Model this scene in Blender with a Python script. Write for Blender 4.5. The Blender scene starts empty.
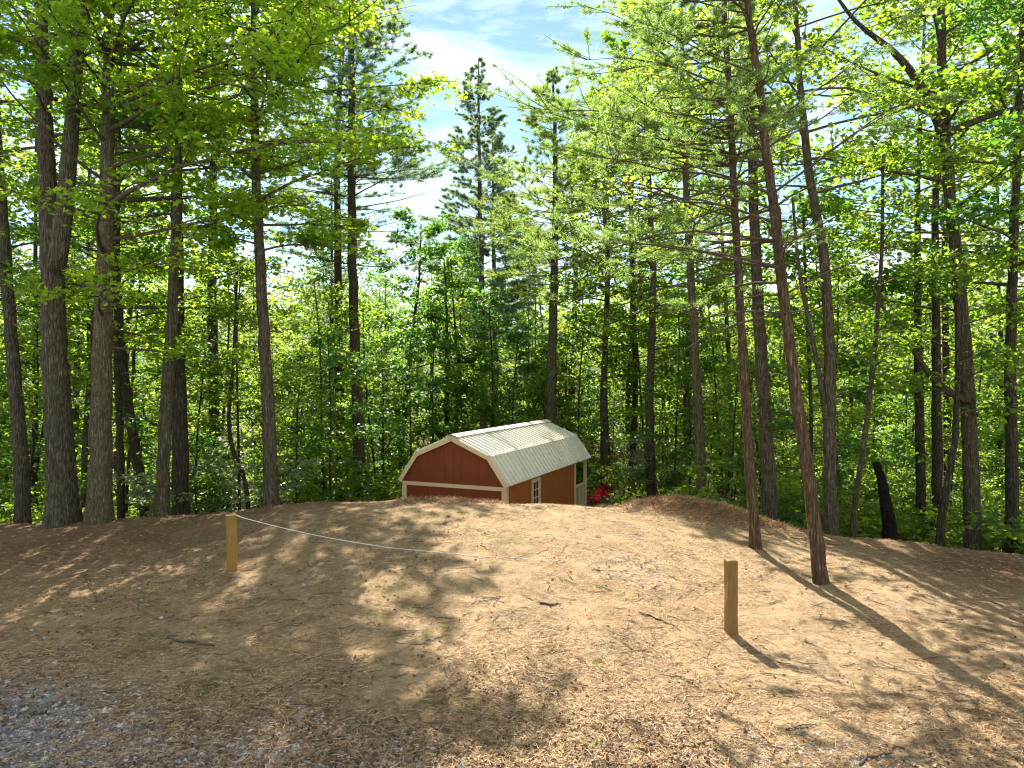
import bpy, math, random
import numpy as np
from mathutils import Vector

# ------------------------------------------------------------------ camera, sky, sun, exposure
scene = bpy.context.scene
COL = scene.collection
F, CX, HY, CAMZ = 713.0, 512.0, 376.0, 3.5
cam_data = bpy.data.cameras.new("camera")
cam = bpy.data.objects.new("camera", cam_data)
COL.objects.link(cam)
cam.location = (0, 0, CAMZ)
cam.rotation_euler = (math.radians(90), 0, 0)
cam_data.sensor_width = 36.0
cam_data.lens = F * 36.0 / 1024.0
cam_data.shift_y = -(384.0 - HY) / 1024.0
cam_data.clip_end = 3000
scene.camera = cam

SUN_AZ, SUN_EL = -9.5, 43.0           # azimuth left of straight ahead, elevation
wd = bpy.data.worlds.new("World")
scene.world = wd
wd.use_nodes = True
nt = wd.node_tree
nt.nodes.clear()
w_out = nt.nodes.new("ShaderNodeOutputWorld")
w_bg = nt.nodes.new("ShaderNodeBackground")
w_sky = nt.nodes.new("ShaderNodeTexSky")
w_sky.sky_type = 'NISHITA'
w_sky.sun_disc = False
w_sky.sun_elevation = math.radians(SUN_EL)
w_sky.sun_rotation = math.radians(SUN_AZ)
w_sky.air_density = 0.6
w_sky.dust_density = 0.0
w_sky.ozone_density = 1.2
w_tc = nt.nodes.new("ShaderNodeTexCoord")
w_map = nt.nodes.new("ShaderNodeMapping")
w_map.inputs['Scale'].default_value = (1.2, 1.2, 2.4)
w_map.inputs['Location'].default_value = (1.69, 3.49, -0.62)  # offset keeps the gap blue; unseen clouds elsewhere added as fill light
w_no = nt.nodes.new("ShaderNodeTexNoise")
w_no.inputs['Scale'].default_value = 1.9
w_no.inputs['Detail'].default_value = 7
w_no.inputs['Roughness'].default_value = 0.58
w_ramp = nt.nodes.new("ShaderNodeValToRGB")
w_ramp.color_ramp.elements[0].position = 0.47
w_ramp.color_ramp.elements[1].position = 0.66
w_mix = nt.nodes.new("ShaderNodeMixRGB")
w_mix.inputs[2].default_value = (5.2, 5.1, 4.9, 1)     # cloud radiance next to the Nishita sky
nt.links.new(w_tc.outputs['Generated'], w_map.inputs['Vector'])
nt.links.new(w_map.outputs[0], w_no.inputs['Vector'])
nt.links.new(w_no.outputs['Fac'], w_ramp.inputs[0])
w_map2 = nt.nodes.new("ShaderNodeMapping")
w_map2.inputs['Scale'].default_value = (2.2, 2.2, 9.0); w_map2.inputs['Rotation'].default_value = (0.25, 0.5, 0.3)
w_no2 = nt.nodes.new("ShaderNodeTexNoise"); w_no2.inputs['Scale'].default_value = 1.7; w_no2.inputs['Detail'].default_value = 8
w_no2.inputs['Roughness'].default_value = .62; w_no2.inputs['Distortion'].default_value = .6
w_rmp2 = nt.nodes.new("ShaderNodeValToRGB"); w_rmp2.color_ramp.elements[0].position = .44; w_rmp2.color_ramp.elements[1].position = .72
w_rmp2.color_ramp.elements[1].color = (.5, .5, .5, 1)
w_max = nt.nodes.new("ShaderNodeMath"); w_max.operation = 'MAXIMUM'
nt.links.new(w_tc.outputs['Generated'], w_map2.inputs['Vector']); nt.links.new(w_map2.outputs[0], w_no2.inputs['Vector'])
nt.links.new(w_no2.outputs['Fac'], w_rmp2.inputs[0])
nt.links.new(w_rmp2.outputs[0], w_max.inputs[0]); nt.links.new(w_ramp.outputs[0], w_max.inputs[1])
nt.links.new(w_max.outputs[0], w_mix.inputs[0])
nt.links.new(w_sky.outputs[0], w_mix.inputs[1])
w_tint = nt.nodes.new("ShaderNodeMixRGB"); w_tint.blend_type = 'MULTIPLY'
w_tint.inputs[0].default_value = 1.0
w_tint.inputs[2].default_value = (.72, .72, .56, 1)
nt.links.new(w_sky.outputs[0], w_tint.inputs[1]); nt.links.new(w_tint.outputs[0], w_mix.inputs[1])
nt.links.new(w_mix.outputs[0], w_bg.inputs['Color'])
w_bg.inputs['Strength'].default_value = 0.12
nt.links.new(w_bg.outputs[0], w_out.inputs['Surface'])

sun_l = bpy.data.lights.new("sun", 'SUN')
sun_l.energy = 4.6
sun_l.angle = math.radians(0.45)
sun_l.color = (1.0, 0.93, 0.82)
sun = bpy.data.objects.new("sun", sun_l)
COL.objects.link(sun)
_az, _el = math.radians(SUN_AZ), math.radians(SUN_EL)
S = Vector((math.sin(_az) * math.cos(_el), math.cos(_az) * math.cos(_el), math.sin(_el)))
sun.rotation_euler = S.to_track_quat('Z', 'Y').to_euler()
sun.location = S * 60

scene.view_settings.view_transform = 'Standard'
scene.view_settings.look = 'None'
scene.view_settings.gamma = 1
scene.view_settings.use_curve_mapping = False
scene.view_settings.exposure = 1.95
scene.render.engine = 'CYCLES'
scene.cycles.max_bounces = 12
scene.cycles.diffuse_bounces = 6
scene.cycles.transmission_bounces = 9
scene.cycles.glossy_bounces = 2
scene.cycles.use_denoising = True
scene.cycles.use_adaptive_sampling = True
scene.cycles.adaptive_threshold = 0.02
scene.cycles.sample_clamp_indirect = 4.0
scene.cycles.filter_width = 1.2

RNG = np.random.default_rng(7)
random.seed(7)

# ------------------------------------------------------------------ helpers
def pt(px, py, d):
    """pixel + distance ahead -> place in the scene"""
    return np.array([(px - CX) / F * d, d, CAMZ - (py - HY) / F * d])

class MB:
    """collects vertex/face arrays and links them as ONE mesh object"""
    def __init__(self):
        self.v, self.f, self.n, self.sm = [], [], 0, []
    def add(self, v, f, smooth=False):
        v = np.asarray(v, float).reshape(-1, 3)
        f = np.asarray(f, int)
        self.v.append(v); self.f.append(f + self.n); self.n += len(v)
        self.sm.append(smooth)
    def box(self, lo, hi):
        x0, y0, z0 = lo; x1, y1, z1 = hi
        v = [(x0,y0,z0),(x1,y0,z0),(x1,y1,z0),(x0,y1,z0),(x0,y0,z1),(x1,y0,z1),(x1,y1,z1),(x0,y1,z1)]
        f = [(0,3,2,1),(4,5,6,7),(0,1,5,4),(1,2,6,5),(2,3,7,6),(3,0,4,7)]
        self.add(v, f)
    def bar(self, a, b, w, h, up=(0,0,1)):
        """square bar from a to b, w across, h along up"""
        a, b, up = np.array(a, float), np.array(b, float), np.array(up, float)
        t = b - a; t /= np.linalg.norm(t)
        s = np.cross(t, up); s /= np.linalg.norm(s)
        u = np.cross(s, t)
        v = []
        for p in (a, b):
            for q, r in ((-1,-1),(1,-1),(1,1),(-1,1)):
                v.append(p + s*q*w/2 + u*r*h/2)
        self.add(v, [(0,1,2,3),(7,6,5,4),(0,4,5,1),(1,5,6,2),(2,6,7,3),(3,7,4,0)])
    def tube(self, pts, rad, sides=6, jit=0.0, rng=RNG, cap=True):
        pts = np.asarray(pts, float); n = len(pts)
        rad = np.broadcast_to(np.asarray(rad, float), (n,))
        t = np.gradient(pts, axis=0)
        t /= np.linalg.norm(t, axis=1)[:, None] + 1e-9
        ref = np.array([0.31, 0.95, 0.05]) if abs(t[:, 2]).mean() > .6 else np.array([0.02, 0.03, 1.0])
        a = np.cross(t, ref); a /= np.linalg.norm(a, axis=1)[:, None] + 1e-9
        b = np.cross(t, a)
        th = np.linspace(0, 2*np.pi, sides, endpoint=False)
        r = rad[:, None] * (1 + jit * rng.normal(size=(n, sides)))
        v = pts[:, None, :] + r[..., None] * (np.cos(th)[None, :, None]*a[:, None, :] + np.sin(th)[None, :, None]*b[:, None, :])
        i = np.arange(n-1)[:, None]*sides; j = np.arange(sides)[None, :]; k = (j+1) % sides
        f = np.stack([i+j, i+k, i+sides+k, i+sides+j], -1).reshape(-1, 4)
        self.add(v.reshape(-1, 3), f, True)
        if cap:
            base = self.n - n*sides
            self.f.append(np.arange(sides)[None, ::-1] + base); self.sm.append(False)
            self.f.append(np.arange(sides)[None, :] + base + (n-1)*sides); self.sm.append(False)
    def mesh(self, name, mat):
        me = bpy.data.meshes.new(name)
        v = np.concatenate(self.v).astype(np.float32)
        me.vertices.add(len(v)); me.vertices.foreach_set("co", v.ravel())
        tot = np.concatenate([np.full(len(f), f.shape[1]) for f in self.f]).astype(np.int32)
        idx = np.concatenate([f.ravel() for f in self.f]).astype(np.int32)
        me.loops.add(len(idx)); me.loops.foreach_set("vertex_index", idx)
        me.polygons.add(len(tot))
        me.polygons.foreach_set("loop_start", np.concatenate([[0], np.cumsum(tot)[:-1]]).astype(np.int32))
        me.polygons.foreach_set("loop_total", tot)
        sm = np.concatenate([np.full(len(f), s) for f, s in zip(self.f, self.sm)])
        me.polygons.foreach_set("use_smooth", sm)
        me.update(calc_edges=True)
        me.validate()
        me.materials.append(mat)
        return me
    def build(self, name, mat, parent=None):
        return link(name, self.mesh(name, mat), parent)

def link(name, data, parent=None):
    o = bpy.data.objects.new(name, data)
    COL.objects.link(o)
    if parent is not None: o.parent = parent
    return o

def tag(o, label=None, cat=None, group=None, kind=None):
    if label: o["label"] = label
    if cat: o["category"] = cat
    if group: o["group"] = group
    if kind: o["kind"] = kind
    return o

def empty(name, loc, rz=0.0, label=None, cat=None, group=None):
    o = link(name, None)
    o.location = loc; o.rotation_euler = (0, 0, rz)
    o.empty_display_size = .3
    return tag(o, label, cat, group)

def bevel(o, w=.006, seg=2):
    m = o.modifiers.new("bevel", 'BEVEL'); m.width = w; m.segments = seg; m.limit_method = 'ANGLE'
    return o

# smooth value noise on numpy arrays
_NT = np.random.default_rng(3).random((256, 256))
def vnoise(x, y):
    xi, yi = np.floor(x).astype(int), np.floor(y).astype(int)
    fx, fy = x - xi, y - yi
    fx, fy = fx*fx*(3-2*fx), fy*fy*(3-2*fy)
    g = lambda a, b: _NT[a & 255, b & 255]
    return (g(xi, yi)*(1-fx) + g(xi+1, yi)*fx)*(1-fy) + (g(xi, yi+1)*(1-fx) + g(xi+1, yi+1)*fx)*fy - .5

def sst(a, b, x):
    t = np.clip((x-a)/(b-a), 0, 1); return t*t*(3-2*t)

# ------------------------------------------------------------------ terrain
_CP = np.array([-300, 0, 100, 180, 270, 330, 400, 450, 505, 590, 640, 700, 760, 800, 850, 900, 950, 1024, 1300])
_CD = np.array([156, 150, 145, 140, 131, 128, 126.5, 126, 130, 130.5, 132, 137, 148, 157, 163, 168, 175, 180, 186])
_CYP = np.array([-300, 0, 270, 450, 590, 700, 850, 1024, 1300])
_CYY = np.array([17, 17, 16.5, 16, 15.5, 16.5, 15, 14.5, 14])
def terrain(x, y):
    x = np.asarray(x, float); y = np.asarray(y, float)
    yy = np.maximum(y, 6.0)
    p = np.clip(CX + F * x / yy, -300, 1300)
    yc = np.interp(p, _CYP, _CYY)
    zc = CAMZ - np.interp(p, _CP, _CD) * yc / F
    front = zc * sst(7.0, yc + .4, y)
    d = np.maximum(y - yc, 0)
    fall = .62 * (np.sqrt(d*d + .8) - .894)
    pad = -1.62 - .24*np.maximum(y - 31, 0) + .24*np.maximum(y - 62, 0) + .26*np.maximum(y - 72, 0) - .26*np.maximum(y-140, 0)
    pad = pad - .10*np.maximum(np.abs(x - 1) - 9, 0)*(y > 18) * np.clip(1 - (y-60)/40, 0, 1) * (np.abs(x) < 60)
    hill = front - fall
    k = .35
    m = np.maximum(hill, pad); dd = np.abs(hill - pad)
    z = np.where(y > yc, m + np.where(dd < k, (k-dd)**2/(4*k), 0), front)
    # heap of pine straw right of the shed
    hx, hy = 3.95, 16.3
    z = z + .30*np.exp(-((x-hx)/1.1)**2 - ((y-hy)/.55)**2) + .10*np.exp(-((x-5.2)/.9)**2 - ((y-15.9)/.5)**2)
    near = np.exp(-np.maximum(y-22, 0)/6)
    z = z + (.10*vnoise(x*.45+7, y*.45) + .05*vnoise(x*1.6, y*1.6+5) + .028*vnoise(x*5, y*5) + .014*vnoise(x*13, y*13)) * near
    z = z + 1.2*vnoise(x*.06+2, y*.06)*sst(30, 60, y)
    return z
def H(x, y): return float(terrain(np.array([x]), np.array([y]))[0])

def spaced(lo, hi, step, end, grow=1.22):
    a = list(np.arange(lo, hi, step)); s = step
    up, x = [], hi
    while x < end: up.append(x); s *= grow; x += min(s, 12)
    return a + up
xs_p = spaced(0, 14, .10, 420)
xs = np.array(sorted(set([-v for v in xs_p] + xs_p)))
ys_f = spaced(3.5, 22, .10, 520)
ys_b, s_, y_ = [], .1, 3.5
while y_ > -60: s_ = min(s_*1.3, 6); y_ -= s_; ys_b.append(y_)
ys = np.array(ys_b[::-1] + ys_f)
gx, gy = np.meshgrid(xs, ys)
gz = terrain(gx, gy)
gm = MB()
nx, ny = len(xs), len(ys)
ii = (np.arange(ny-1)[:, None]*nx + np.arange(nx-1)[None, :]).reshape(-1)
gm.add(np.stack([gx, gy, gz], -1).reshape(-1, 3), np.stack([ii, ii+1, ii+nx+1, ii+nx], -1), True)

# ------------------------------------------------------------------ materials
class NG:
    def __init__(self, name):
        self.m = bpy.data.materials.new(name); self.m.use_nodes = True
        self.t = self.m.node_tree; self.t.nodes.clear()
        self.out = self.t.nodes.new("ShaderNodeOutputMaterial")
    def n(self, typ, **kw):
        nd = self.t.nodes.new("ShaderNode" + typ)
        for k, v in kw.items():
            if k.startswith('_'): setattr(nd, k[1:], v)
            else: self.set(nd, k.replace('__', ' '), v)
        return nd
    def set(self, nd, key, v):
        s = nd.inputs[int(key[1:])] if key[0] == 'i' and key[1:].isdigit() else nd.inputs[key]
        if hasattr(v, 'is_linked') or isinstance(v, bpy.types.NodeSocket): self.t.links.new(v, s)
        else: s.default_value = v
    def noise(self, vec, scale, detail=4, rough=.55, dist=0):
        return self.n("TexNoise", Vector=vec, Scale=scale, Detail=detail, Roughness=rough, Distortion=dist).outputs['Fac']
    def ramp(self, fac, stops):
        r = self.n("ValToRGB", Fac=fac); cr = r.color_ramp
        while len(cr.elements) < len(stops): cr.elements.new(.5)
        for e, (p, c) in zip(cr.elements, stops):
            e.position = p; e.color = c if len(c) == 4 else (*c, 1)
        return r.outputs[0]
    def mix(self, fac, a, b, mode='MIX'):
        m = self.n("MixRGB", _blend_type=mode)
        for k, v in (('i0', fac), ('i1', a), ('i2', b)):
            if isinstance(v, tuple) and len(v) == 3: v = (*v, 1)
            self.set(m, k, v)
        return m.outputs[0]
    def math(self, op, a, b=0.0, c=None):
        m = self.n("Math", _operation=op); self.set(m, 'i0', a); self.set(m, 'i1', b)
        if c is not None: self.set(m, 'i2', c)
        return m.outputs[0]
    def pos(self): return self.n("NewGeometry").outputs['Position']
    def obj(self): return self.n("TexCoord").outputs['Object']
    def mapped(self, vec, scale, rot=(0,0,0)):
        return self.n("Mapping", Vector=vec, Scale=scale, Rotation=rot).outputs[0]
    def bump(self, h, strength=.5, dist=.02, normal=None):
        b = self.n("Bump", Height=h, Strength=strength, Distance=dist)
        if normal is not None: self.set(b, 'Normal', normal)
        return b.outputs[0]
    def principled(self, color, rough=.8, normal=None, spec=.25, **kw):
        p = self.n("BsdfPrincipled"); 
        for k, v in (('Base Color', color), ('Roughness', rough), ('Specular IOR Level', spec)):
            if isinstance(v, tuple) and len(v) == 3: v = (*v, 1)
            self.set(p, k, v)
        if normal is not None: self.set(p, 'Normal', normal)
        for k, v in kw.items(): self.set(p, k.replace('__', ' '), v)
        return p.outputs[0]
    def done(self, sh):
        self.t.links.new(sh, self.out.inputs['Surface']); return self.m

def leaf_mat(name, c1, c2, t1, t2, tf=.5, rough=.5):
    """thin leaf: reflects and lets light through; colour varies leaf by leaf and tree by tree"""
    g = NG(name)
    rnd = g.n("NewGeometry").outputs['Random Per Island']
    ro = g.n("ObjectInfo").outputs['Random']
    f = g.math('ADD', g.math('MULTIPLY', rnd, .65), g.math('MULTIPLY', ro, .35))
    cd = g.mix(f, c1, c2); ct = g.mix(f, t1, t2)
    d = g.principled(cd, rough, spec=.35)
    tr = g.n("BsdfTranslucent", Color=ct).outputs[0]
    mx = g.n("MixShader", Fac=tf); g.set(mx, 'i1', d); g.set(mx, 'i2', tr)
    return g.done(mx.outputs[0])

def bark_mat(name, c_dark, c_mid, c_light, lichen=0.0, scale=1.0, lichen_col=(.24,.25,.16)):
    g = NG(name)
    o = g.obj()
    v = g.mapped(o, (9*scale, 9*scale, 1.7*scale))
    n1 = g.noise(v, 2.2, 6, .65, .6)
    n2 = g.noise(o, 1.3, 3)
    vo = g.n("TexVoronoi", Vector=g.mapped(o, (16*scale, 16*scale, 3.0*scale)), Scale=1.3, _feature='DISTANCE_TO_EDGE').outputs['Distance']
    crack = g.ramp(vo, [(0, (0,0,0)), (.22, (1,1,1))])
    h = g.math('MULTIPLY', n1, crack)
    fur = g.ramp(g.noise(g.mapped(o, (22*scale, 22*scale, 2.2*scale)), 1.6, 4, .6, .3), [(.40, (0,0,0)), (.56, (1,1,1))])
    c = g.ramp(n1, [(.28, c_dark), (.52, c_mid), (.75, c_light)])
    c = g.mix(g.math('MULTIPLY', g.math('SUBTRACT', 1.0, crack), .55), c, tuple(x*.35 for x in c_dark))
    c = g.mix(g.math('MULTIPLY', n2, .35), c, tuple(x*.8 for x in c_mid))
    c = g.mix(g.math('MULTIPLY', g.math('SUBTRACT', 1.0, fur), .45), c, tuple(x*.45 for x in c_dark))
    h = g.math('ADD', h, g.math('MULTIPLY', fur, .6))
    if lichen:
        l = g.ramp(g.noise(o, 7, 7, .75), [(.53, (0,0,0)), (.66, (1,1,1))])
        c = g.mix(g.math('MULTIPLY', l, lichen), c, lichen_col)
    return g.done(g.principled(c, .92, g.bump(h, 1.0, .05), .1))

def wood_mat(name, c1, c2, rough=.7, axis=(14,14,1.2)):
    g = NG(name); o = g.obj()
    n1 = g.noise(g.mapped(o, axis), 3, 6, .6, .8)
    n2 = g.noise(o, 2.0, 3)
    c = g.mix(n2, g.ramp(n1, [(.3, c1), (.7, c2)]), tuple((a+b)*.45 for a, b in zip(c1, c2)))
    return g.done(g.principled(c, rough, g.bump(n1, .3, .006), .25))

def plain(name, col, rough=.6, var=.15, spec=.3, **kw):
    g = NG(name); n1 = g.noise(g.obj(), 5, 5, .6)
    c = g.mix(n1, tuple(x*(1-var) for x in col), tuple(min(1, x*(1+var)) for x in col))
    return g.done(g.principled(c, rough, g.bump(g.noise(g.obj(), 60, 3), .08, .003), spec, **kw))

def island_mat(name, stops, rough=.85, tf=0.0):
    """litter: every needle, leaf or stone takes its own colour"""
    g = NG(name)
    c = g.ramp(g.n("NewGeometry").outputs['Random Per Island'], stops)
    d = g.principled(c, rough, spec=.15)
    if tf:
        mx = g.n("MixShader", Fac=tf); g.set(mx, 'i1', d)
        g.set(mx, 'i2', g.n("BsdfTranslucent", Color=c).outputs[0]); d = mx.outputs[0]
    return g.done(d)

# ground: pine straw over sandy soil, gravel towards the near left, moss in places
g = NG("ground_soil")
P = g.pos()
sx = g.n("SeparateXYZ", Vector=P)
X, Y = sx.outputs[0], sx.outputs[1]
big = g.noise(P, .35, 4, .6)
med = g.noise(P, 1.6, 5, .65)
fine = g.noise(P, 14, 6, .7)
grit = g.noise(P, 60, 4, .75)
straw = g.noise(g.mapped(P, (22, 70, 22), (0, 0, .5)), 1.0, 5, .7, 1.2)
straw2 = g.noise(g.mapped(P, (70, 20, 22), (0, 0, -.3)), 1.0, 5, .7, 1.2)
st = g.math('MULTIPLY', g.math('ADD', straw, straw2), .5)
tan = g.ramp(st, [(.34, (.17,.095,.042)), (.47, (.41,.285,.155)), (.62, (.63,.49,.30))])
soil = g.ramp(fine, [(.34, (.15,.095,.052)), (.5, (.31,.22,.13)), (.68, (.50,.39,.26))])
c = g.mix(g.ramp(med, [(.40, (0,0,0)), (.62, (1,1,1))]), tan, soil)
drift = g.ramp(g.noise(g.mapped(P, (1.0, 1.9, 1.0), (0, 0, .35)), 1.5, 7, .7, .7), [(.46, (0,0,0)), (.60, (1,1,1))])
c = g.mix(g.math('MULTIPLY', drift, .38), c, g.ramp(st, [(.36, (.15,.075,.03)), (.5, (.31,.175,.08)), (.64, (.50,.33,.17))]))
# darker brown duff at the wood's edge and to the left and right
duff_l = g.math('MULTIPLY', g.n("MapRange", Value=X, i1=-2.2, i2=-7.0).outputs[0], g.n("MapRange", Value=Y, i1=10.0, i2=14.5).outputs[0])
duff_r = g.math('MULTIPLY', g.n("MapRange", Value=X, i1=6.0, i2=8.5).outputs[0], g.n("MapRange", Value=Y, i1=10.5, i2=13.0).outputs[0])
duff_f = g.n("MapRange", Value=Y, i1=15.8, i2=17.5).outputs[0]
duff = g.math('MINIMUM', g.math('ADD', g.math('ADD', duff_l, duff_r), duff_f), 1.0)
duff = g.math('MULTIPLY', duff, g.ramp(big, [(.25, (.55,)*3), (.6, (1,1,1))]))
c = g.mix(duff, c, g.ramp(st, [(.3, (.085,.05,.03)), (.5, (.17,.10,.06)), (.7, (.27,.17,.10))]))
mott = g.ramp(g.noise(P, 5.5, 7, .72, .4), [(.38, (0,0,0)), (.56, (1,1,1))])
c = g.mix(g.math('MULTIPLY', g.math('SUBTRACT', 1.0, mott), .42), c, (.17,.105,.055))
# grey gravel of the drive, near left and along the bottom
gv = g.math('ADD', Y, g.math('MULTIPLY', X, .42))
gv = g.math('ADD', gv, g.math('MULTIPLY', g.math('SUBTRACT', med, .5), 3.2))
gmask = g.n("MapRange", Value=gv, i1=6.3, i2=4.9).outputs[0]
vor = g.n("TexVoronoi", Vector=P, Scale=34.0)
stone = g.mix(.5, g.ramp(grit, [(.3, (.13,.14,.15)), (.7, (.36,.37,.38))]), vor.outputs['Color'], 'OVERLAY')
stone = g.mix(.75, stone, g.ramp(grit, [(.3, (.13,.14,.16)), (.7, (.38,.40,.43))]))
c = g.mix(gmask, c, stone)
# moss / thin grass
moss = g.math('MULTIPLY', g.ramp(g.noise(P, .9, 5, .65), [(.56, (0,0,0)), (.68, (1,1,1))]), g.n("MapRange", Value=X, i1=1.5, i2=-1.0).outputs[0])
c = g.mix(g.math('MULTIPLY', moss, .55), c, (.13,.14,.035))
# far forest floor
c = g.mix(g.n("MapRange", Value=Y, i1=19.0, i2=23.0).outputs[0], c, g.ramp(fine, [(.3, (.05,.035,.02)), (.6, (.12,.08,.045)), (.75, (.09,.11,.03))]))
# spill of pale crushed stone in the lit middle
spill = g.n("VectorMath", _operation='DISTANCE', i0=P, i1=(1.95, 11.9, .1)).outputs['Value']
spill = g.math('MULTIPLY', g.n("MapRange", Value=spill, i1=.9, i2=.2).outputs[0], g.ramp(fine, [(.4,(0,0,0)),(.6,(1,1,1))]))
c = g.mix(g.math('MULTIPLY', spill, .35), c, (.50,.46,.40))
hh = g.math('ADD', g.math('MULTIPLY', st, .6), g.math('ADD', g.math('MULTIPLY', fine, .7), g.math('MULTIPLY', grit, .35)))
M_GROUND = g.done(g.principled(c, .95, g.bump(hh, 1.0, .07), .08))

ground = gm.build("ground", M_GROUND)
tag(ground, kind='structure')

M_MAPLE = leaf_mat("maple_leaf", (.045,.11,.014), (.10,.15,.016), (.24,.52,.02), (.64,.74,.03), .58)
M_LEAF = leaf_mat("broad_leaf", (.03,.075,.014), (.065,.115,.018), (.18,.40,.02), (.44,.58,.03), .5)
M_LEAFY = leaf_mat("yellow_green_leaf", (.05,.10,.016), (.10,.14,.022), (.28,.50,.03), (.54,.66,.06), .52)
M_DARK = leaf_mat("dark_leaf", (.022,.06,.014), (.045,.095,.02), (.10,.30,.025), (.24,.46,.04), .48, .4)
M_NEEDLE = leaf_mat("pine_needle", (.040,.085,.045), (.075,.12,.065), (.26,.42,.20), (.42,.54,.28), .5)
M_NEEDLEY = leaf_mat("young_pine_needle", (.05,.105,.03), (.09,.14,.04), (.28,.50,.08), (.50,.64,.12), .48)
M_BARK = bark_mat("brown_bark", (.068,.053,.035), (.180,.144,.094), (.32,.265,.182), .4)
M_BARK_DK = bark_mat("dark_bark", (.044,.034,.022), (.108,.086,.055), (.205,.168,.112), .2)
M_BARK_LT = bark_mat("lichen_bark", (.105,.082,.047), (.235,.188,.110), (.37,.305,.19), .75, 1.2)
M_BARK_RED = bark_mat("red_pine_bark", (.075,.047,.028), (.215,.138,.083), (.37,.26,.165), .2)
M_BARK_GREY = bark_mat("grey_bark", (.072,.058,.037), (.172,.138,.088), (.295,.245,.162), .45)
M_BARK_SHADE = bark_mat("shade_black_bark", (.008,.007,.006), (.02,.017,.015), (.045,.038,.033))  # shade under the foliage is put into this near-black bark colour
M_TWIG = plain("twig_bark", (.085,.064,.044), .9, .4, .1)

# ------------------------------------------------------------------ leaves, needles, branches
SHAPES = {
    'leaf':  (np.array([(0,0),(.45,.36),(1,0),(.45,-.36)]), np.array([0,.10,-.05,.10])),
    'wide':  (np.array([(0,0),(.2,.34),(.62,.40),(1,0),(.62,-.40),(.2,-.34)]), np.array([0,.08,.06,-.10,.06,.08])),
    'star':  (np.array([(0,0),(.10,.40),(.34,.26),(.56,.58),(.64,.20),(1,0),(.64,-.20),(.56,-.58),(.34,-.26),(.10,-.40)]),
              np.array([0,.08,.03,.06,0,-.10,0,.06,.03,.08])),
    'needle': (np.array([(0,-.5),(1,0),(0,.5)]), np.array([0,-.05,0])),
}
def add_leaves(mb, c, size, shape='leaf', droop=-.15, dsd=.4, roll=.5, rng=RNG, aspect=1.0, dirs=None, chunk=None):
    """many small leaf faces at centres c"""
    c = np.asarray(c, float); n = len(c)
    uv, fold = SHAPES[shape]; k = len(uv)
    if dirs is None:
        th = rng.uniform(0, 2*np.pi, n); ph = rng.normal(droop, dsd, n)
        a = np.stack([np.cos(th)*np.cos(ph), np.sin(th)*np.cos(ph), np.sin(ph)], -1)
    else:
        a = dirs / (np.linalg.norm(dirs, axis=1)[:, None] + 1e-9)
    b = np.cross(a, [0.01, 0.013, 1.0]); b /= np.linalg.norm(b, axis=1)[:, None] + 1e-9
    nn = np.cross(b, a)
    r = rng.normal(0, roll, n)[:, None]
    b, nn = b*np.cos(r) + nn*np.sin(r), nn*np.cos(r) - b*np.sin(r)
    L = (np.broadcast_to(size, (n,)) * rng.uniform(.65, 1.25, n))[:, None, None]
    v = c[:, None, :] + L*(uv[None, :, 0, None]*a[:, None, :] + uv[None, :, 1, None]*aspect*b[:, None, :] + fold[None, :, None]*nn[:, None, :])
    mb.add(v.reshape(-1, 3), np.arange(n*k).reshape(n, k))

def path(p, d, L, n, rise, jit, rng):
    """a limb that starts along d and bends by rise"""
    pts = [np.array(p, float)]; d = np.array(d, float); d /= np.linalg.norm(d)
    for i in range(n):
        d = d + np.array([rng.normal(0, jit), rng.normal(0, jit), rise + rng.normal(0, jit*.6)])
        d /= np.linalg.norm(d); pts.append(pts[-1] + d*L/n)
    return np.array(pts)

def at(pts, t):
    s = t*(len(pts)-1); i = min(int(s), len(pts)-2); return pts[i]*(1-(s-i)) + pts[i+1]*(s-i)

def trunk_pts(ctrl, n=34):
    """smooth curve through control points"""
    c = np.asarray(ctrl, float)
    s = np.concatenate([[0], np.cumsum(np.linalg.norm(np.diff(c, axis=0), axis=1))])
    u = np.linspace(0, s[-1], n)
    p = np.stack([np.interp(u, s, c[:, i]) for i in range(3)], -1)
    for _ in range(3):
        p[1:-1] = .25*p[:-2] + .5*p[1:-1] + .25*p[2:]
    return p

def add_trunk(mb, pts, r0, rng, r1=.03, flare=.35, sides=16, taper=.75):
    z = pts[:, 2] - pts[0, 2]; t = np.linspace(0, 1, len(pts))
    rad = r1 + (r0-r1)*(1-t)**taper
    rad = rad*(1 + flare*np.exp(-np.maximum(z-.3, 0)/.35))
    w = pts.copy(); w[2:] += np.stack([rng.normal(0, r0*.05, len(pts)-2), rng.normal(0, r0*.05, len(pts)-2), np.zeros(len(pts)-2)], -1)
    mb.tube(w, rad, sides, .035, rng)
    if flare > .15 and sides > 10:                    # roots swelling out at the foot
        v = mb.v[-1]; n = len(pts); th = np.linspace(0, 2*np.pi, sides, endpoint=False); ph = rng.uniform(0, 6.28)
        lob = 1 + .55*np.exp(-np.maximum(z-.15, 0)/.22)[:, None]*np.maximum(0, np.cos(2.5*(th-ph)))[None, :]**2
        v = v.reshape(n, sides, 3); v[:] = w[:, None, :] + (v - w[:, None, :])*lob[..., None]
    return rad

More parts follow.
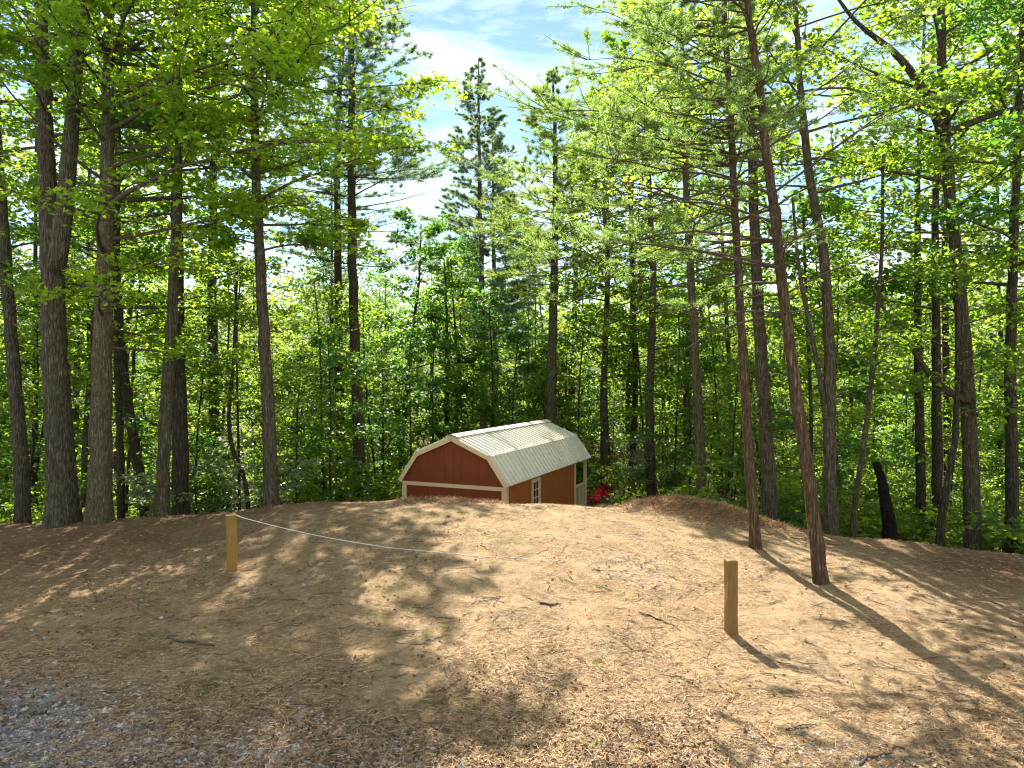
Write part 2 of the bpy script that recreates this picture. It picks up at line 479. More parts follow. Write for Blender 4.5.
def limbs_broad(wood, leaves, pts, rad, rng, z0, R, nl, per, size, shape='leaf', bias=(0,0,0), up=.25, flat=.4, subs=5, keep=None, droop=-.15, sprd=.85, top=1.0, dsd=.45):
    """limbs with side branches, and sprays of leaves on them"""
    C, bias = [], np.array(bias, float)
    for i in range(nl):
        s = (i + rng.uniform(.2, .8))/nl
        t = z0 + (top - z0)*s
        p = at(pts, t); rr = np.interp(t, np.linspace(0, 1, len(rad)), rad)
        az = i*2.399 + rng.uniform(-.5, .5)
        d = np.array([math.cos(az), math.sin(az), up + .7*s*s])
        d[:2] += bias[:2]; L = R*(math.sin(math.pi*(.18+.74*s))**.8)*rng.uniform(.7, 1.15)*(.55 + .55*min(1.6, np.linalg.norm(d[:2])))
        d[2] += bias[2]
        lp = path(p, d, L, 6, -.03 + .04*s, .10, rng)
        if keep is not None and not keep(lp[-1]): continue
        wood.tube(lp, np.linspace(min(rr*.42, .010*L+.007), .006, 7), 5, 0, rng, cap=False)
        tips = [(lp, .35)]
        for k in range(subs):
            q = rng.uniform(.25, .97); bp = at(lp, q)
            ld = lp[-1]-lp[0]; a2 = math.atan2(ld[1], ld[0]) + rng.choice([-1, 1])*rng.uniform(.4, 1.2)
            bl = L*rng.uniform(.28, .5)*(1.15-.55*q)
            sp = path(bp, (math.cos(a2), math.sin(a2), rng.uniform(-.05, .4)), bl, 3, -.06, .12, rng)
            wood.tube(sp, np.linspace(.006*L*.5+.004, .003, 4), 4, 0, rng, cap=False)
            tips.append((sp, .0))
        for tp, lo in tips:
            m = int(per*rng.uniform(.6, 1.4))
            ln = np.linalg.norm(tp[-1]-tp[0])
            nc = max(2, int(ln/.45)); 
            cl = np.array([at(tp, lo + (1-lo)*rng.uniform(.15, 1.0)) for _ in range(nc)]) + rng.normal(0, .16, (nc, 3))*sprd
            c = cl[rng.integers(0, nc, m)]
            sg = np.clip(.12*ln + .14, .16, .42)*sprd
            C.append(c + np.clip(rng.normal(0, 1, (m, 3)), -1.9, 1.9)*np.array([sg, sg, sg*flat]))
    if C:
        C = np.concatenate(C)
        if keep is not None: C = C[np.array([keep(q) for q in C])]
        add_leaves(leaves, C, size, shape, droop=droop, dsd=dsd, rng=rng)

def pine_whorls(wood, leaves, pts, rad, rng, z0, R, nw, tufts, npt=14, nl=.17, nw_=.014, up=.12, bare=0.0, bias=(0,0), prof=None, keep=None, per=(3,6), droop=.02, jit=.07):
    """whorls of level branches with tufts of needles"""
    C, D = [], []
    for i in range(nw):
        s = (i + rng.uniform(.3, .7))/nw
        t = z0 + (1-z0)*s; p = at(pts, t); rr = np.interp(t, np.linspace(0, 1, len(rad)), rad)
        pr = prof(s) if prof else (1-s)**.75*(.55+.45*min(1, s*4))
        for k in range(rng.integers(*per)):
            az = rng.uniform(0, 2*np.pi)
            d = np.array([math.cos(az)+bias[0], math.sin(az)+bias[1], up + .5*s*s + rng.normal(0, .06)])
            L = max(.22, R*pr*rng.uniform(.6, 1.2))*(.6+.4*min(1.5, np.linalg.norm(d[:2])))
            lp = path(p, d, L, 6, droop, jit, rng)
            wood.tube(lp, np.linspace(min(rr*.32, .0065*L+.005), .003, 7), 5, 0, rng, cap=False)
            if s < bare: 
                for _ in range(3):
                    q = rng.uniform(.3, .9); a2 = az + rng.choice([-1, 1])*rng.uniform(.5, 1.1)
                    wood.tube(path(at(lp, q), (math.cos(a2), math.sin(a2), rng.uniform(-.2, .3)), L*.3, 3, .0, .12, rng), np.linspace(.006, .002, 4), 3, 0, rng, cap=False)
                if rng.random() < .6: continue
            ns = 1 + int(L*3.0)
            for _ in range(ns):
                q = rng.uniform(.3, 1.0); a2 = az + rng.choice([-1, 1])*rng.uniform(.3, 1.0)
                sp = path(at(lp, q), (math.cos(a2), math.sin(a2), rng.uniform(0, .35)), L*rng.uniform(.16, .34)*(1.3-.5*q), 3, .03, .08, rng)
                wood.tube(sp, np.linspace(.007, .003, 4), 3, 0, rng, cap=False)
                for _ in range(tufts):
                    c = at(sp, rng.uniform(.25, 1.0)); dd = sp[-1]-sp[0]; dd /= np.linalg.norm(dd)+1e-9
                    v = rng.normal(0, 1, (npt, 3)); v /= np.linalg.norm(v, axis=1)[:, None]
                    v = v*.9 + dd*.75 + np.array([0, 0, .12])
                    C.append(np.repeat(c[None], npt, 0) + rng.normal(0, .02, (npt, 3))); D.append(v)
    if C:
        C, D = np.concatenate(C), np.concatenate(D)
        if keep is not None:
            k = np.array([keep(q) for q in C]); C, D = C[k], D[k]
        add_leaves(leaves, C, nl, 'needle', rng=rng, aspect=nw_/nl, dirs=D, roll=1.5)

def finish(root, wood_t, wood_b, leaves, m_bark, m_leaf, m_twig=None):
    wood_t.build("trunk", m_bark, root)
    if wood_b.n: wood_b.build("branches", m_twig or M_TWIG, root)
    if leaves.n: leaves.build("crown", m_leaf, root)

# ------------------------------------------------------------------ the shed
SH = math.radians(-23.5)
ORG = np.array([-.114, 20.4, 0.0])
FLOOR, EAVE, KNEE, RIDGE, WID, LEN, WALL = -1.62, .32, 1.16, 1.69, 3.66, 7.95, 6.37
def shed():
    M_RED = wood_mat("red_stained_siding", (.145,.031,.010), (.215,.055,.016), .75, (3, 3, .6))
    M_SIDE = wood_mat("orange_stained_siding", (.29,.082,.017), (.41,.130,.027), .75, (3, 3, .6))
    M_TRIM = wood_mat("cream_trim", (.58,.43,.24), (.70,.55,.34), .6)
    g = NG("cream_roof_metal"); n1 = g.noise(g.obj(), 1.3, 4); 
    M_ROOF = g.done(g.principled(g.mix(n1, (.51,.48,.395), (.62,.585,.49)), .42, g.bump(g.noise(g.obj(), 4, 3), .06, .01), .5))
    M_GLASS = plain("dark_window_glass", (.015,.02,.02), .08, .2, .6)
    M_DECK = wood_mat("porch_wood", (.28,.18,.09), (.42,.29,.15), .8)
    M_INN = plain("porch_inner_wall", (.10,.045,.02), .8)
    r = empty("shed", (ORG[0], ORG[1], FLOOR), SH, "dark red barn shed with a ribbed cream gambrel roof below the mound", "shed")
    Z = lambda z: z - FLOOR
    ov = .10                                    # roof overhang at the sides
    xr, xl = -ov, -WID + ov                     # wall planes
    def prof(x0, x1, e, k, rd, off=0.0, ins=.585):
        return [(x1, Z(e)), (x1-ins, Z(k)), ((x0+x1)/2, Z(rd)), (x0+ins, Z(k)), (x0, Z(e))]
    # walls: one shell, near gable, two sides, inner porch gable
    mb = MB()
    def gable(y, flip):
        pr = prof(-WID+.03, -.03, EAVE-.02, KNEE-.05, RIDGE-.05)
        pr = [(xr, 0), (xr, Z(EAVE-.02))] + pr[1:4] + [(xl, Z(EAVE-.02)), (xl, 0)]
        v = [(x, y, z) for x, z in pr]
        mb.add(v, [list(range(7))] if flip else [list(range(6, -1, -1))])
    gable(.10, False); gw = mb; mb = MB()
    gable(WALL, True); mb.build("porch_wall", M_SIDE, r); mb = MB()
    mb.add([(xr,.10,0),(xr,WALL,0),(xr,WALL,Z(EAVE)),(xr,.10,Z(EAVE))], [(0,1,2,3)])
    mb.add([(xl,.10,0),(xl,WALL,0),(xl,WALL,Z(EAVE)),(xl,.10,Z(EAVE))], [(3,2,1,0)])
    # grooves of the panel siding: thin battens standing 8 mm proud of the wall
    for k in range(1, 12):
        x = xl + (xr-xl)*k/12
        xx = abs(x + WID/2); zt = RIDGE-.07 - xx*.36 if xx < WID/2-.585 else KNEE-.1-(xx-(WID/2-.585))*1.6
        gw.box((x-.006, .093, 0.02), (x+.006, .101, Z(zt)))
    for k in range(1, 26):
        y = .1 + (WALL-.1)*k/26
        mb.box((xr-.001, y-.006, .02), (xr+.007, y+.006, Z(EAVE)-.05))
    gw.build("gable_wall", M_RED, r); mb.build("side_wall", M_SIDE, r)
    # roof
    t = .035
    rb = MB()
    P4 = prof(-WID, 0, EAVE, KNEE, RIDGE)
    for (xa, za), (xb, zb) in zip(P4[:-1], P4[1:]):
        nx_, nz_ = (zb-za), -(xb-xa); l = math.hypot(nx_, nz_); nx_, nz_ = nx_/l*1, nz_/l*1
        y0, y1 = 0.0, LEN
        v = []
        for (x, z) in ((xa, za), (xb, zb)):
            for y in (y0, y1): v += [(x, y, z), (x+nx_*t, y, z+nz_*t)]
        rb.add(v, [(0,4,6,2),(1,3,7,5),(0,1,5,4),(2,6,7,3),(0,2,3,1),(4,5,7,6)])
    roof = rb.build("roof", M_ROOF, r)
    rib = MB()
    for (xa, za), (xb, zb) in zip(P4[:-1], P4[1:]):
        nx_, nz_ = (zb-za), -(xb-xa); l = math.hypot(nx_, nz_); nx_, nz_ = nx_/l, nz_/l
        for k in range(int(LEN/.28)):
            y = .12 + k*.28
            a = np.array([xa+nx_*(t+.004), y, za+nz_*(t+.004)]); b = np.array([xb+nx_*(t+.004), y, zb+nz_*(t+.004)])
            rib.bar(a + (b-a)*.015, b - (b-a)*.015, .05, .06, (nx_, 0, nz_))
    rib.build("roof_ribs", M_ROOF, roof)
    cap = MB()
    xm = -WID/2
    for sgn in (-1, 1):
        cap.bar((xm+sgn*.10, -.015, Z(RIDGE)+t+.045-.035), (xm+sgn*.10, LEN+.015, Z(RIDGE)+t+.045-.035), .22, .018, (sgn*.36, 0, 1))
        cap.bar((xm+sgn*(WID/2-.585), -.01, Z(KNEE)+t+.014), (xm+sgn*(WID/2-.585), LEN+.01, Z(KNEE)+t+.014), .12, .02, (sgn*.9, 0, 1))
    cap.build("ridge_cap", M_ROOF, roof)
    # trim
    for y in (-.018, LEN-.012):
        tr = MB()
        for (xa, za), (xb, zb) in zip(P4[:-1], P4[1:]):
            a = np.array([xa, y, za]); b = np.array([xb, y, zb])
            nrm = np.array([zb-za, 0, -(xb-xa)]); nrm /= np.linalg.norm(nrm)
            tr.bar(a - nrm*.045, b - nrm*.045, .03, .13, nrm)
        tr.build("rake_trim", M_TRIM, r)
    tb = MB()
    tb.box((xl, .066, Z(EAVE)-.145), (xr, .098, Z(EAVE)-.035))
    tb.build("band_board", M_TRIM, r)
    for x in (xl, xr):
        cb = MB(); s = 1 if x == xr else -1
        cb.box((min(x+s*.022, x-s*.13), .060, 0), (max(x+s*.022, x-s*.13), .092, Z(EAVE)-.15))
        cb.box((min(x+s*.003, x+s*.025), .094, 0), (max(x+s*.003, x+s*.025), .22, Z(EAVE)-.02))
        cb.build("corner_board", M_TRIM, r)
    for x in (xr, xl):
        fb = MB(); s = 1 if x == xr else -1
        fb.box((min(x+s*.004, x+s*.022), WALL-.14, 0), (max(x+s*.004, x+s*.022), WALL+.01, Z(EAVE)-.02))
        fb.build("corner_board", M_TRIM, r)
    # narrow side door with small panes
    dr = MB(); y0, y1 = 2.02, 2.74
    dr.box((xr+.009, y0, .02), (xr+.04, y0+.11, Z(EAVE)-.06)); dr.box((xr+.009, y1-.17, .02), (xr+.04, y1, Z(EAVE)-.06))
    dr.box((xr+.009, y0+.112, Z(EAVE)-.17), (xr+.036, y1-.172, Z(EAVE)-.06)); dr.box((xr+.009, y0+.112, .02), (xr+.036, y1-.172, .30))
    do = dr.build("door", M_TRIM, r)
    pn = MB(); pn.box((xr+.009, y0+.112, .302), (xr+.020, y1-.172, Z(EAVE)-.172)); pn.build("pane", M_GLASS, do)
    mu = MB()
    for k in range(1, 6):
        z = .30 + (Z(EAVE)-.47)*k/6; mu.box((xr+.021, y0+.113, z-.014), (xr+.034, y1-.173, z+.014))
    ym = (y0+.112+y1-.172)/2; mu.box((xr+.0215, ym-.012, .303), (xr+.037, ym+.012, Z(EAVE)-.173))
    mu.build("muntins", M_TRIM, do)
    # porch
    pf = MB(); pf.box((xl, WALL+.012, -.02), (xr, LEN-.05, .09)); pf.build("porch_floor", M_DECK, r)
    for x in (xl+.05, xr-.05):
        pp = MB(); pp.box((x-.05, LEN-.30, .092), (x+.05, LEN-.20, Z(EAVE)-.02)); pp.build("porch_post", M_TRIM, r)
        rl = MB()
        rl.box((x-.045, WALL+.02, .98), (x+.045, LEN-.305, 1.04)); rl.box((x-.035, WALL+.02, .20), (x+.035, LEN-.305, .27))
        for k in range(7):
            y = WALL + .12 + k*.165
            rl.box((x-.018, y-.02, .272), (x+.018, y+.02, .978))
        rl.build("railing", M_TRIM, r)
    bm = MB(); bm.box((xl+.12, LEN-.28, Z(EAVE)-.16), (xr-.12, LEN-.20, Z(EAVE)-.03)); bm.build("porch_beam", M_TRIM, r)
    # loft boards closing the far gable under the roof
    fg = MB(); pr = prof(-WID+.05, -.05, EAVE-.02, KNEE-.05, RIDGE-.05)
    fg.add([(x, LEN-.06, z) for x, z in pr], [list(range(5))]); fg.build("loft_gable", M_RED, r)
shed()

# ------------------------------------------------------------------ red garden chairs beside the porch
M_REDP = plain("red_plastic", (.62,.012,.022), .4, .08, .4)
def garden_chair(loc, rz, label):
    r = empty("garden_chair", loc, rz, label, "chair", "red garden chairs by the porch"); r.scale = (.56,)*3
    s = MB()
    for k in range(5): s.bar((-.25, -.22+k*.105, .36-k*.025), (.25, -.22+k*.105, .36-k*.025), .09, .022)
    s.build("seat", M_REDP, r)
    b = MB()
    for k in range(6):
        x = -.225+k*.09; hgt = .98 - .018*(k-2.5)**2
        b.bar((x*.9, .24, .26), (x*1.12, .50, hgt), .08, .02, (0, -1, .3))
    b.bar((-.24, .44, .72), (.24, .44, .72), .06, .025)
    b.build("backrest", M_REDP, r)
    for sx_ in (-1, 1):
        a = MB(); a.bar((sx_*.33, -.34, .56), (sx_*.33, .42, .54), .11, .022); a.build("armrest", M_REDP, r)
        l = MB(); l.bar((sx_*.30, -.29, 0), (sx_*.30, -.29, .55), .09, .03, (0,1,0)); l.build("leg", M_REDP, r)
        l = MB(); l.bar((sx_*.26, -.30, .36), (sx_*.26, .52, .02), .03, .10); l.build("leg", M_REDP, r)
    return r
for px, d, rz, lb in ((594, 28.7, -.9, "bright red garden chair right against the shed porch railing"), (604.5, 30.0, 2.5, "darker red garden chair standing second from the porch railing, by a trunk")):
    p = pt(px, 505, d)
    garden_chair((p[0], p[1], H(p[0], p[1])+.01), rz, lb)

def footing(px, py, d0=12.0, d1=30.0):
    """distance at which the line of sight through a pixel meets the ground"""
    for d in np.arange(4.5, d1, .02):
        q = pt(px, py, d)
        if q[2] <= H(q[0], q[1]): return float(d)
    return d0
# ------------------------------------------------------------------ posts and rope
def fence_post(px, py, d, rz, size, h, mat, label):
    p = pt(px, py, d); z = H(p[0], p[1])
    mb = MB(); w = size/2
    rg = np.random.default_rng(int(px))
    zs = [-.4, 0, .25, .5, .75, h-.012, h]
    v = []
    for i, z_ in enumerate(zs):
        q = w if i < 6 else w-.012
        for a, b in ((-1,-1),(1,-1),(1,1),(-1,1)): v.append((a*q + rg.normal(0,.002), b*q + rg.normal(0,.002), z_))
    f = [(i*4+j, i*4+(j+1)%4, i*4+4+(j+1)%4, i*4+4+j) for i in range(6) for j in range(4)] + [(24,25,26,27)]
    mb.add(v, f)
    o = mb.build("post", mat)
    o.location = (p[0], p[1], z); o.rotation_euler = (rg.normal(0,.012), rg.normal(0,.012), rz)
    bevel(o, .008)
    return tag(o, label, "post", "wooden posts of the rope barrier"), (p[0], p[1], z+h)
M_POST = wood_mat("weathered_yellow_post", (.17,.085,.018), (.42,.25,.06), .8, (24,24,1.5))
M_POST2 = wood_mat("brown_post", (.13,.068,.02), (.31,.17,.05), .8, (24,24,1.5))
pA, topA = fence_post(232, 570, footing(232,570), .55, .150, .97, M_POST, "square yellowish wooden post with a white rope tied to its top")
pB, topB = fence_post(731, 632, footing(731,632), .1, .14, .98, M_POST2, "square brown wooden post without a rope in the sunny straw")

rp = []
A = np.array(topA) + np.array([.07, -.06, -.03])
for k in range(5): rp.append(np.array(topA) + np.array([.115*math.cos(k*1.3+.4), .115*math.sin(k*1.3+.4), -.05+.01*k]))
rp.append(A + np.array([.03, 0, .0]))
G = [(300, 533, 12.75), (352, 543, 12.85)]
endg = pt(392, 549, footing(392, 549)); endg[2] = H(endg[0], endg[1]) + .015
for s in np.linspace(.08, 1, 16):
    q = A*(1-s) + endg*s; q[2] -= .05*math.sin(math.pi*s); q[2] = max(q[2], H(q[0], q[1])+.013); rp.append(q)
for px, py, d in ((420, 551, 13.05), (450, 554, 12.9), (485, 557, 12.95), (515, 559, 12.8), (548, 561, 12.85), (585, 563, 12.7)):
    q = pt(px, py, d); d = footing(px, py); q = pt(px, py, d); rp.append(np.array([q[0], q[1], H(q[0], q[1])+.004]))
rp = np.array(rp); sm_ = np.concatenate([[0], np.cumsum(np.linalg.norm(np.diff(rp, axis=0), axis=1))])
u = np.linspace(0, sm_[-1], 160); rp = np.stack([np.interp(u, sm_, rp[:, i]) for i in range(3)], -1)
for i in range(len(rp)):
    if u[i] > 4.2: rp[i, 2] = H(rp[i, 0], rp[i, 1]) + .003 - .022*max(0, (u[i]-u[-1]+1.2)/1.2)
mb = MB(); mb.tube(rp, .007, 6)
tag(mb.build("rope", plain("white_rope", (.62,.60,.55), .8, .1)), "thin white rope running from the left post down onto the straw", "rope")

# ------------------------------------------------------------------ main trees
def main_tree(name, label, d, guide, wpx, height, kind='broad', bark=M_BARK, leaf=M_LEAF, seed=1, twig=None, group=None, extra=None, flare=.3, r1=.03, taper=.75, cat="tree", **kw):
    """guide: pixels from the foot up; height: total height above the foot"""
    rng = np.random.default_rng(seed)
    b = pt(*guide[0], d); z = H(b[0], b[1]); base = np.array([b[0], b[1], z])
    cap = (CAMZ - z + HY/F*d)*(1.25 if name == 'pine_tree' and d > 20 else 1.10) + 1.2            # no taller than the picture can show, plus a little
    if height > cap:
        for sp_ in kw.get('crowns', [kw]):
            if 'z0' in sp_: sp_['z0'] = min(.62, sp_['z0']*height/cap)
            if 'top' in sp_: sp_['top'] = min(1, sp_['top']*height/cap)
        height = cap
    root = empty(name, base, 0, label, cat, group)
    C = [np.array([0, 0, -.35])]
    for px, py in guide[1:]: C.append(pt(px, py, d) - base)
    C = [c for i, c in enumerate(C) if i == 0 or c[2] > C[0][2] + .3]
    t = C[-1] - C[-2]; t = t/np.linalg.norm(t)
    t[2] = max(t[2], .2); t[0] *= .6
    while C[-1][2] < height - 1.5:
        t = t + rng.normal(0, .03, 3); t /= np.linalg.norm(t); C.append(C[-1] + t*min(3.0, (height-C[-1][2])/max(t[2], .3)))
    pts = trunk_pts(C, 40)
    w, br, lv = MB(), MB(), MB()
    rad = add_trunk(w, pts, wpx/F*d/2, rng, r1, flare, taper=taper)
    if extra: extra(w, br, lv, base, rng)
    f = kw.pop('fn', None)
    for spec in kw.get('crowns', [kw]):
        if kind == 'broad': limbs_broad(br, lv, pts, rad, rng, **spec)
        elif kind == 'pine': pine_whorls(br, lv, pts, rad, rng, **spec)
    finish(root, w, br, lv, bark, leaf, twig)
    while LIMBS: LIMBS.pop(0).build("limb", bark, root)
    return root

LIMBS = []
def fork(guide, d, r0, r1=.03):
    def fn(w, br, lv, base, rng):
        C = [pt(px, py, dd) - base for px, py, dd in [(a[0], a[1], a[2] if len(a) > 2 else d) for a in guide]]
        p = trunk_pts(C, 16); m = MB(); m.tube(p, np.linspace(r0, r1, 16), 10, .03, rng); LIMBS.append(m)
    return fn
def many(*fs):
    def fn(*a):
        for f in fs: f(*a)
    return fn

# left edge and the two big left trunks
main_tree("tree", "slim leaning tree at the far left edge beside the thick furrowed trunk", 19.5, [(24,524),(22,470),(12,350),(4,230),(-4,120)], 15, 19,
          bark=M_BARK, leaf=M_LEAF, seed=11, z0=.35, R=3.6, nl=22, per=42, size=.17)
main_tree("tree", "thickest dark furrowed trunk, forked, left of the mossy pale trunk", 16.8, [(64,523),(60,450),(52,300),(46,150),(42,0)], 29, 24,
          bark=M_BARK, leaf=M_LEAF, seed=12, z0=.38, R=4.2, nl=20, per=34, size=.17, bias=(.15,-.1,0),
          extra=fork([(56,270),(64,215),(70,150),(76,70),(84,-40)], 16.6, .22, .10))
main_tree("maple_tree", "pale mossy barked maple with bright backlit leaves at left", footing(99,522,16.), [(99,521),(100,440),(104,280),(108,120),(110,0)], 23, 21,
          bark=M_BARK_LT, leaf=M_MAPLE, seed=13, shape='star',
          crowns=[dict(z0=.42, R=5.4, nl=34, per=48, size=.125, shape='star', bias=(.85,-.05,0), subs=7, up=.12, sprd=.68),
                  dict(z0=.20, R=4.4, nl=24, per=40, size=.125, shape='star', bias=(.5,.1,0), subs=6, up=.1, top=.55, sprd=.7)])
main_tree("sapling", "thin dark sapling close to the right of the mossy pale trunk", 20, [(122,516),(120,440),(116,340),(118,230)], 8, 13,
          bark=M_BARK_DK, leaf=M_LEAF, seed=14, z0=.4, R=2.6, nl=14, per=36, size=.15)
main_tree("tree", "light brown slender trunk leaning right against a darker twin", 17.2, [(163,516),(163,450),(169,360),(175,260),(180,120)], 13, 17,
          bark=M_BARK_GREY, leaf=M_MAPLE, seed=15, z0=.40, R=3.6, nl=16, per=46, size=.12, shape='star', sprd=.6)
main_tree("tree", "straight dark trunk just behind the light brown leaning one", 19.2, [(181,515),(180,440),(178,340),(177,200)], 17, 22,
          bark=M_BARK_DK, leaf=M_LEAF, seed=16, z0=.38, R=3.6, nl=16, per=36, size=.16, sprd=.65)
main_tree("tree", "dark trunk half hidden by leaves between the twin trunks and the lone trunk", 25, [(217,500),(214,400),(212,300),(214,150)], 12, 22,
          bark=M_BARK_DK, leaf=M_LEAF, seed=17, z0=.4, R=4.4, nl=26, per=48, size=.19)
main_tree("sapling", "bent thin sapling left of the lone straight trunk", 20, [(252,505),(246,480),(232,452),(228,420),(234,360)], 5, 8,
          bark=M_BARK_DK, leaf=M_LEAF, seed=18, z0=.45, R=1.8, nl=10, per=30, size=.14)
main_tree("tree", "lone straight brown trunk standing on the crest between rope post and shed", 17.4, [(272,506),(269,420),(263,320),(256,180),(254,60)], 14.5, 20,
          bark=M_BARK, leaf=M_MAPLE, seed=19, crowns=[dict(z0=.34, R=3.9, nl=32, per=63, size=.125, shape='star', bias=(.15,0,0), subs=7, sprd=.68)])
# dark pines left of the sky gap
main_tree("pine_tree", "tall dark pine trunk rising just left of the shed roof", 26, [(362,500),(358,420),(353,300),(352,180)], 12.5, 24.5, 'pine',
          bark=M_BARK_DK, leaf=M_NEEDLE, seed=20, z0=.38, R=4.8, nw=38, tufts=8, nl=.19, nw_=.016, bare=.2)
main_tree("pine_tree", "dark pine trunk close behind the left of the tall dark pine", 30, [(341,496),(340,400),(338,280),(337,180)], 10, 25, 'pine',
          bark=M_BARK_DK, leaf=M_NEEDLE, seed=21, z0=.36, R=4.2, nw=36, tufts=6, nl=.2, nw_=.017, bare=.15)
main_tree("tree", "dark leafy tree with slanting trunk behind the shed's left gable", 36, [(398,500),(402,440),(410,360),(420,270)], 6, 14,
          bark=M_BARK_DK, leaf=M_DARK, seed=22, z0=.25, R=3.4, nl=26, per=55, size=.2, flat=.3)
main_tree("tree", "thin black trunk directly behind the shed's gable peak", 38, [(447,450),(447,380),(446,290),(444,260)], 7, 13.5,
          bark=M_BARK_DK, leaf=M_LEAF, seed=23, z0=.45, R=1.6, nl=14, per=27, size=.2)
# pines in the gap
main_tree("pine_tree", "tall pine in the sky gap with the highest pointed top", 54, [(484,440),(483,350),(480,200),(478,80)], 9, 27.6-H(-2.1,54), 'pine',
          bark=M_BARK_GREY, leaf=M_NEEDLE, seed=24, z0=.36, R=5.8, nw=46, tufts=8, nl=.27, nw_=.03, per=(4,6), bare=.12)
main_tree("pine_tree", "second pine in the sky gap, close right of the tallest", 57, [(496,440),(495,350),(493,200),(492,130)], 8, 23.5-H(-1.3,57), 'pine',
          bark=M_BARK_GREY, leaf=M_NEEDLE, seed=25, z0=.36, R=5.0, nw=42, tufts=8, nl=.27, nw_=.03, per=(4,6), bare=.15)
main_tree("pine_tree", "pine trunk rising behind the right half of the shed roof", 32, [(550,440),(551,400),(553,330),(556,180)], 12.5, 19, 'pine',
          bark=M_BARK_GREY, leaf=M_NEEDLEY, seed=26, z0=.45, R=4.6, nw=26, tufts=6, nl=.22, nw_=.02, bare=.2, per=(4,6))
# right
main_tree("tree", "pale knobbly trunk behind the straw heap right of the shed", 21.5, [(703,510),(700,430),(694,330),(688,230),(682,100)], 11, 17,
          bark=M_BARK_LT, leaf=M_LEAFY, seed=27, z0=.5, R=3.0, nl=16, per=30, size=.16)
main_tree("pine_tree", "slimmer reddish pine leaning left, without a post near its foot", footing(757,548), [(757,547),(750,470),(741,330),(733,170),(724,0)], 10.5, 18, 'pine',
          bark=M_BARK_RED, leaf=M_NEEDLEY, seed=28, flare=.2, crowns=[dict(z0=.30, R=4.6, nw=30, tufts=11, npt=12, nl=.105, nw_=.012, bias=(-.95,.1), bare=.2, per=(2,5), up=.16, droop=-.03, jit=.15)])
main_tree("pine_tree", "larger reddish pine leaning left at the front of the right side", footing(823,583), [(823,583),(812,500),(797,400),(777,240),(762,110),(747,0)], 14, 17, 'pine',
          bark=M_BARK_RED, leaf=M_NEEDLEY, seed=29, flare=.2, crowns=[dict(z0=.27, R=4.4, nw=30, tufts=11, npt=12, nl=.095, nw_=.011, bias=(-.65,.15), bare=.25, per=(2,5), up=.16, droop=-.03, jit=.15)])
main_tree("tree", "stout grey trunk between the two reddish pines", 18, [(772,527),(767,450),(760,350),(756,260),(750,100)], 15, 19,
          bark=M_BARK_GREY, leaf=M_LEAFY, seed=30, z0=.5, R=3.4, nl=20, per=36, size=.16, bias=(.3,.1,0))
main_tree("tree", "grey trunk with a thin side stem, right of the front reddish pine", 16.2, [(832,538),(829,450),(830,350),(824,250),(808,170),(800,80)], 14, 17,
          bark=M_BARK_GREY, leaf=M_LEAFY, seed=31, z0=.5, R=3.6, nl=20, per=39, size=.15, bias=(.35,.1,0),
          extra=fork([(828,430),(819,370),(806,310),(797,260),(793,200)], 16.2, .07, .03))
main_tree("shaded_trunk", "short black charred snag leaning at the right wood's edge", 15.6, [(893,547),(888,515),(881,478),(876,462)], 15, 2.2, 'none',  # trunk below foliage, its shade painted into the bark
          bark=M_BARK_SHADE, seed=32, r1=.07, flare=.1, cat="dead trunk")
main_tree("tree", "big twisted grey tree with a dark crooked limb near the right edge", 17.5, [(972,560),(972,480),(968,400),(962,310),(950,200),(943,110)], 16, 18,
          bark=M_BARK_GREY, leaf=M_LEAF, seed=33, z0=.45, R=4.4, nl=22, per=45, size=.17, taper=.55,
          extra=many(fork([(970,402),(950,394),(936,384),(920,362),(905,335),(884,312),(868,280)], 17.4, .10, .012),
                     fork([(944,135),(930,100),(915,75),(890,45),(860,30),(838,0),(815,-40)], 17.3, .13, .012),
                     fork([(944,135),(980,118),(1015,108),(1060,100),(1110,60)], 16.5, .09, .012)))
main_tree("tree", "dark broad trunk in shade at the far right edge", 17, [(1012,560),(1012,470),(1010,360),(1014,220),(1020,80)], 13, 18,
          bark=M_BARK_DK, leaf=M_DARK, seed=34, z0=.4, R=4.2, nl=24, per=48, size=.17, bias=(-.2,-.1,0))
main_tree("sapling", "dark thin stem leaning right, left of the big twisted tree", 16.6, [(938,552),(941,520),(949,475),(955,440),(958,380)], 8, 7,
          bark=M_BARK_DK, leaf=M_LEAF, seed=35, z0=.5, R=2.0, nl=10, per=30, size=.14)
main_tree("sapling", "thin curved sapling left of the black shaded trunk", 16.4, [(851,540),(855,500),(866,430),(876,340),(882,250)], 6, 9,
          bark=M_BARK_GREY, leaf=M_LEAFY, seed=36, z0=.4, R=2.2, nl=12, per=33, size=.14)
main_tree("tree", "straight dark trunk between the black shaded trunk and the twisted tree", 21, [(938,540),(937,440),(936,340),(935,200)], 11, 18,
          bark=M_BARK_DK, leaf=M_LEAF, seed=37, z0=.42, R=3.6, nl=20, per=42, size=.17)
main_tree("tree", "dark trunk seen just left of the big twisted tree's dark limb", 23, [(921,540),(920,440),(918,340),(917,200)], 10, 18,
          bark=M_BARK_DK, leaf=M_LEAFY, seed=38, z0=.42, R=3.6, nl=20, per=42, size=.18)

